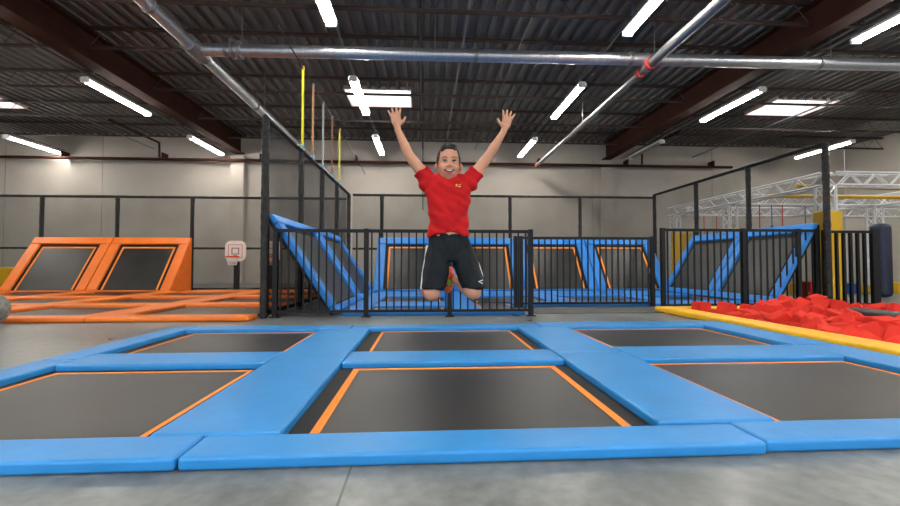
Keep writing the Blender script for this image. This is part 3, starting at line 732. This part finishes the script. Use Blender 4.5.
def blend(mb, voxel, smooth=6, disp=None):
    """fuse overlapping shapes into one continuous surface"""
    me = mb.mesh('tmp'); o = bpy.data.objects.new('tmp', me); COL.objects.link(o)
    fixn(me)
    m = o.modifiers.new('r', 'REMESH'); m.mode = 'VOXEL'; m.voxel_size = voxel; m.use_smooth_shade = True
    s = o.modifiers.new('s', 'SMOOTH'); s.factor = .5; s.iterations = smooth
    bpy.context.view_layer.update()
    dg = bpy.context.evaluated_depsgraph_get(); out = bpy.data.meshes.new_from_object(o.evaluated_get(dg))
    bpy.data.objects.remove(o)
    if disp:
        ns = [v.normal.copy() for v in out.vertices]
        for v, n in zip(out.vertices, ns): v.co += disp(v.co, n)
    for p in out.polygons: p.use_smooth = True
    r_ = MB(); r_.v = [v.co.copy() for v in out.vertices]; r_.f = [list(p.vertices) for p in out.polygons]; r_.sm = [True] * len(r_.f)
    return r_

boy = root('person', tuple(BP), 'smiling boy in a red t-shirt and dark shorts jumping with both arms raised', 'person')
HC = Q(.000, -.03, .476)
body = MB()
def ering(c, a, b, n=24, tilt=0, p=2.3):
    c = V(c); o = []
    for k in range(n):
        t = 2 * pi * k / n; ct, st = cos(t), sin(t)
        x = a * abs(ct) ** (2 / p) * (1 if ct >= 0 else -1); y = b * abs(st) ** (2 / p) * (1 if st >= 0 else -1)
        o.append(c + V((x, y, x * tilt)))
    return o
# trunk and neck
body.loft([ering(Q(0, 0, z), a, b) for z, a, b in ((-.08, .105, .085), (0, .115, .085), (.08, .105, .08), (.2, .115, .085), (.3, .125, .085), (.36, .11, .07), (.39, .06, .05))])
body.chain([(Q(-.003, .01, .36), .045), (Q(-.007, 0, .44), .043)])
# head
body.ell(HC + V((0, .012, .03)), (.073, .088, .088)); body.ell(HC + V((0, -.012, -.03)), (.063, .066, .075)); body.ell(HC + V((0, -.030, -.075)), (.034, .034, .03))
for s in (-1, 1):
    body.ell(HC + V((s * .034, -.044, -.028)), (.029, .028, .030))                      # cheeks
    body.ell(HC + V((s * .078, .012, -.012)), (.010, .018, .026), Matrix.Rotation(s * .35, 3, 'Z'))   # ears
    body.ell(HC + V((s * .028, -.062, .026)), (.024, .012, .009))                       # brow ridge
body.ell(HC + V((0, -.078, -.020)), (.015, .014, .012)); body.chain([(HC + V((0, -.07, .012)), .007), (HC + V((0, -.082, -.014)), .009)])
for s in (-1, 1): body.ell(HC + V((s * .014, -.074, -.023)), (.009, .009, .008))
body.ell(HC + V((0, -.066, -.062)), (.030, .014, .016))                                 # lower lip / chin
# arms
def hand(wr, c, ax, side, nrm):
    """wr wrist, c palm centre, ax unit vector towards the fingers, side = +1 thumb towards +x"""
    ax = V(ax).normalized(); nrm = V(nrm).normalized(); lat = ax.cross(nrm).normalized()
    if lat.x * side < 0: lat = -lat
    M = Matrix((lat, nrm, ax)).transposed()
    body.ell(c, (.031, .014, .036), M); body.ell(c + ax * .014, (.033, .012, .026), M); body.ell(c - ax * .014 + lat * .017, (.016, .014, .022), M)
    body.chain([(wr, .021), (c - ax * .015, .02)])
    for off, ln, ang in ((.024, .050, .24), (.008, .057, .06), (-.009, .053, -.12), (-.025, .042, -.36)):
        b = c + ax * .030 + lat * off; d1 = (ax * cos(ang) + lat * sin(ang)); p1 = b + d1 * ln * .48; p2 = p1 + (d1 + nrm * -.18) * ln * .30; p3 = p2 + (d1 + nrm * -.35) * ln * .24
        body.chain([(b - d1 * .012, .0085), (p1, .0078), (p2, .0072), (p3, .0062)])
    t0 = c - ax * .018 + lat * .022; t1 = t0 + (lat * .8 + ax * .55) * .030; t2 = t1 + (lat * .55 + ax * .8) * .024
    body.chain([(t0, .012), (t1, .0095), (t2, .0075)])
shL, elL, wrL, hcL = Q(-.130, 0, .385), Q(-.250, -.01, .540), Q(-.318, -.03, .690), Q(-.328, -.035, .744)
shR, elR, wrR, hcR = Q(.138, 0, .385), Q(.262, -.01, .548), Q(.348, -.03, .690), Q(.366, -.035, .742)
for a, b, c in ((shL, elL, wrL), (shR, elR, wrR)):
    body.chain([(a, .042), (a.lerp(b, .5), .037), (b, .031), (b.lerp(c, .3), .031), (b.lerp(c, .7), .024), (c, .0195)])
hand(wrL, hcL, (-.14, -.1, 1), 1, (0, -1, 0)); hand(wrR, hcR, (.2, -.1, 1), -1, (0, -1, 0))
# legs: knees forward and down, shins folded back
hipL, knL, anL = Q(-.065, 0, -.06), Q(-.104, -.13, -.318), Q(-.118, .17, -.285)
hipR, knR, anR = Q(.07, 0, -.06), Q(.142, -.13, -.312), Q(.055, .15, -.245)
for a, b, c in ((hipL, knL, anL), (hipR, knR, anR)):
    body.chain([(a, .07), (a.lerp(b, .5), .062), (b, .050), (b.lerp(c, .3), .049), (b.lerp(c, .65), .037), (c, .028)])
bodym = blend(body, .004, 5)
part('body', bodym, SKIN, boy)

# face details
EY = mat('eye_white', (226, 220, 214), .3); IR = mat('iris_dark', (26, 16, 12), .25); LIP = mat('lip', (176, 88, 78), .45); TEETH = mat('teeth', (240, 236, 228), .3); MOUTH = mat('mouth_inside', (70, 22, 22), .6); BROW = mat('brow', (58, 40, 34), .8)
for s in (-1, 1):
    e = part('eye', MB().ell(HC + V((s * .029, -.0665, .006)), (.0130, .009, .0042), Matrix.Rotation(s * .08, 3, 'Y')), EY, boy)
    part('iris', MB().ell(HC + V((s * .029, -.0745, .006)), (.0064, .0035, .0041)), IR, e)
    part('upper_lid', MB().tube([HC + V((s * (.029 + t * .0135), -.074 - .002 * (1 - t * t), .0105 + .003 * (1 - t * t) - .002)) for t in (-1, -.5, 0, .5, 1)], .0028, 6), IR, e)
    part('eyebrow', MB().tube([HC + V((s * (.029 + t * .019), -.073 + .006 * max(0, t), .028 + .004 * (1 - t * t))) for t in (-1, -.5, 0, .5, 1)], [.0015, .0030, .0034, .0030, .0015], 6), BROW, boy)
def arc(w_, zo, curve, y, r_): return MB().tube([HC + V((w_ * t, y + .020 * t * t, zo + curve * t * t)) for t in (-1, -.75, -.5, -.25, 0, .25, .5, .75, 1)], [r_ * .4, r_ * .8, r_, r_, r_, r_, r_, r_ * .8, r_ * .4], 8)
mo = part('mouth', arc(.034, -.057, .017, -.0765, .0078), MOUTH, boy)
part('upper_lip', arc(.038, -.0495, .013, -.0815, .0030), LIP, mo)
part('lower_lip', arc(.034, -.0675, .025, -.0785, .0042), LIP, mo)
part('teeth', arc(.030, -.0545, .013, -.0805, .0050), TEETH, mo)
# hair: short sides, raised black top
def hairf():
    m = MB(); m.ell(HC + V((0, .014, .031)), (.0765, .092, .0925), nu=96, nv=72)
    c = HC + V((0, .014, .031))
    for i, p in enumerate(m.v):
        d = p - c; side = abs(d.x) / .0765
        front = -d.y / .092
        line = .050 + .008 * (1 - side * side)
        if side > .72: line = min(line, .050 - (side - .72) / .14 * .06)
        if front < -.15: line = -.045
        elif side > .7 and front < .3: line = min(line, -.012)
        line = max(line, -.045)
        if d.z < line:
            m.v[i] = c + d * .93
        else:
            t = max(0, d.z / .0925); tk = max(0, 1 - (abs(d.x) / .052) ** 2)
            m.v[i] = c + d * (1.0 + .01) + V((0, -.006 * t, .014 * tk * t ** 2)) + noise.noise_vector(p * 110) * .0045 * (tk + .1)
    return m
hm = hairf()
for k in range(60):
    x = random.uniform(-.045, .045); y = random.uniform(-.06, .06); q = HC + V((x, .005 + y, .119 - x * x * 9 - y * y * 4.5))
    hm.tube([q - V((0, 0, .02)), q + V((random.uniform(-.004, .006), -.006, .006)), q + V((random.uniform(-.006, .012), -.008, .009 + .008 * random.random()))], [.007, .005, .001], 5)
part('hair', hm, HAIR, boy)

# t-shirt
sh = MB()
sh.loft([ering(Q(0, 0, z), a, b, tilt=ti) for z, a, b, ti in ((.028, .134, .100, .02), (.06, .131, .102, .01), (.14, .128, .1, 0), (.22, .132, .1, 0), (.30, .142, .1, 0), (.355, .148, .088, 0), (.40, .125, .07, 0), (.425, .07, .058, 0))])
for a, b in ((shL, elL), (shR, elR)):
    d = (b - a).normalized(); e = a + d * .072
    s0 = a - d * .04
    sh.tube([s0, a, a + d * .03, e], [.056, .053, .051, .054], 20)
    sh.ell(a + V((0, 0, -.02)), (.048, .056, .052))
def wr(p, n):
    q = p - BP
    d1 = q.z * 15 - abs(q.x) * 16; a = noise.noise(V((q.x * 5, q.y * 3, d1))) * .013 + noise.noise(V((q.x * 10 + 4, q.y * 6, q.z * 26 + q.x * 14))) * .008
    if q.z > .28: a += sin(abs(q.x) * 55 + q.z * 50) * .003 * min(1, (q.z - .28) / .06)
    return n * a
shm = blend(sh, .006, 5, wr)
# hem edge: rises slightly at the front centre
for i, p in enumerate(shm.v):
    q = p - BP
    if q.z < .05 and abs(q.x) < .2: shm.v[i] = p + V((0, 0, .016 * max(0, 1 - (q.x / .09) ** 2) + .006 * sin(q.x * 60)))
shirt = part('t_shirt', shm, SHIRT, boy)
nk = MB(); n = 24
nk.tube([Q(-.005 + .056 * cos(2 * pi * k / n), .0 + .054 * sin(2 * pi * k / n), .408 + .012 * sin(2 * pi * k / n)) for k in range(n + 1)], .007, 8)
part('collar', nk, mat('red_rib', (190, 28, 28), .85), shirt)
def onfront(x, z): return Q(x, -.1, z)
for (dx, dz, rx, rz, c, nm) in ((.045, .335, .006, .009, (235, 205, 40), 'logo_yellow'), (.052, .330, .005, .006, (60, 150, 70), 'logo_green'), (.064, .338, .009, .0045, (240, 150, 60), 'logo_orange'), (.062, .327, .010, .0025, (240, 225, 215), 'logo_white')):
    part('logo_mark', MB().ell(Q(dx, -.0935, dz), (rx, .006, rz)), mat(nm, c, .7), shirt, label='small ' + nm.split('_')[1] + ' chest logo mark')

# shorts
so = MB()
so.loft([ering(Q(.006, 0, z), a, b) for z, a, b in ((-.13, .138, .1), (-.05, .140, .105), (.0, .130, .1), (.045, .118, .092))])
for hp, kn, cx_, w0 in ((hipL + V((-.005, 0, 0)), knL, -.098, .073), (hipR + V((.014, 0, 0)), knR, .146, .066)):
    e = V((BP.x + cx_, kn.y + .012, BP.z - .295)); s = hp + V((0, 0, .0))
    d = (e - s)
    rings = []
    for t, a, b in ((-.1, .07, .09), (.2, .078, .092), (.5, .077, .088), (.8, .072, .083), (1.0, .068, .080)):
        c = s + d * t; rings.append(ering(c, a, b, 24, p=2.2))
    so.loft(rings)
def wr2(p, n):
    q = p - BP
    return n * (noise.noise(V((q.x * 14, q.y * 5, q.z * 7 + q.x * 8))) * .016 + noise.noise(V((q.x * 30, q.y * 12, q.z * 14))) * .007)
shorts = part('shorts', blend(so, .006, 4, wr2), SHORTS, boy)
WS = mat('white_trim', (225, 228, 232), .6)
for (s, pts) in ((-1, [(-.134, -.01, -.03), (-.146, -.02, -.12), (-.160, -.04, -.2), (-.170, -.065, -.300)]), (1, [(.150, -.01, -.06), (.184, -.03, -.14), (.206, -.05, -.21), (.216, -.07, -.30)])):
    part('side_stripe', MB().tube([Q(*p) for p in pts], .0065, 6), WS, shorts, label='white side stripe')
part('logo_mark', MB().tube([Q(.190, -.207, -.242), Q(.166, -.212, -.250), Q(.188, -.209, -.262)], .0035, 6), WS, shorts, label='small white chevron logo')

# shoes
def shoe(c, ax, nrm, ):
    ax = V(ax).normalized(); nrm = V(nrm).normalized(); nrm = (nrm - ax * nrm.dot(ax)).normalized(); lat = ax.cross(nrm)
    M = Matrix((lat, ax, nrm)).transposed(); r = root('tmp', (0, 0, 0), 'a', 'b'); bpy.data.objects.remove(r)
    up = MB(); up.ell(c + ax * .03, (.034, .062, .028), M); up.ell(c - ax * .045, (.031, .045, .034), M); up.ell(c - ax * .04 + nrm * .025, (.028, .034, .026), M)
    u = part('shoe', blend(up, .005, 3), mat('shoe_orange_red', (230, 78, 52), .5, c2=(235, 110, 60), vscale=14), boy)
    m = MB(); m.ell(c - nrm * .027 + ax * .03, (.036, .066, .009), M); m.ell(c - nrm * .027 - ax * .04, (.032, .05, .010), M)
    part('sole', m, mat('shoe_sole', (236, 120, 70), .5), u)
    part('tongue', MB().ell(c + nrm * .032 - ax * .01, (.015, .045, .012), M), mat('shoe_green', (140, 190, 60), .5), u, label='green tongue')
    m = MB()
    for k in range(4): cc = c + nrm * (.040 - .004 * k) + ax * (-.03 + .02 * k); m.tube([cc - lat * .018, cc + lat * .018], .0035, 5)
    part('laces', m, mat('shoe_dark', (40, 50, 50), .6), u)
shoe(anR + V((-.040, .03, -.012)), (-.12, .25, -1), (0, -1, -.2)); shoe(anL + V((-.018, .03, -.01)), (-.1, .5, -1), (0, -1, -.3))
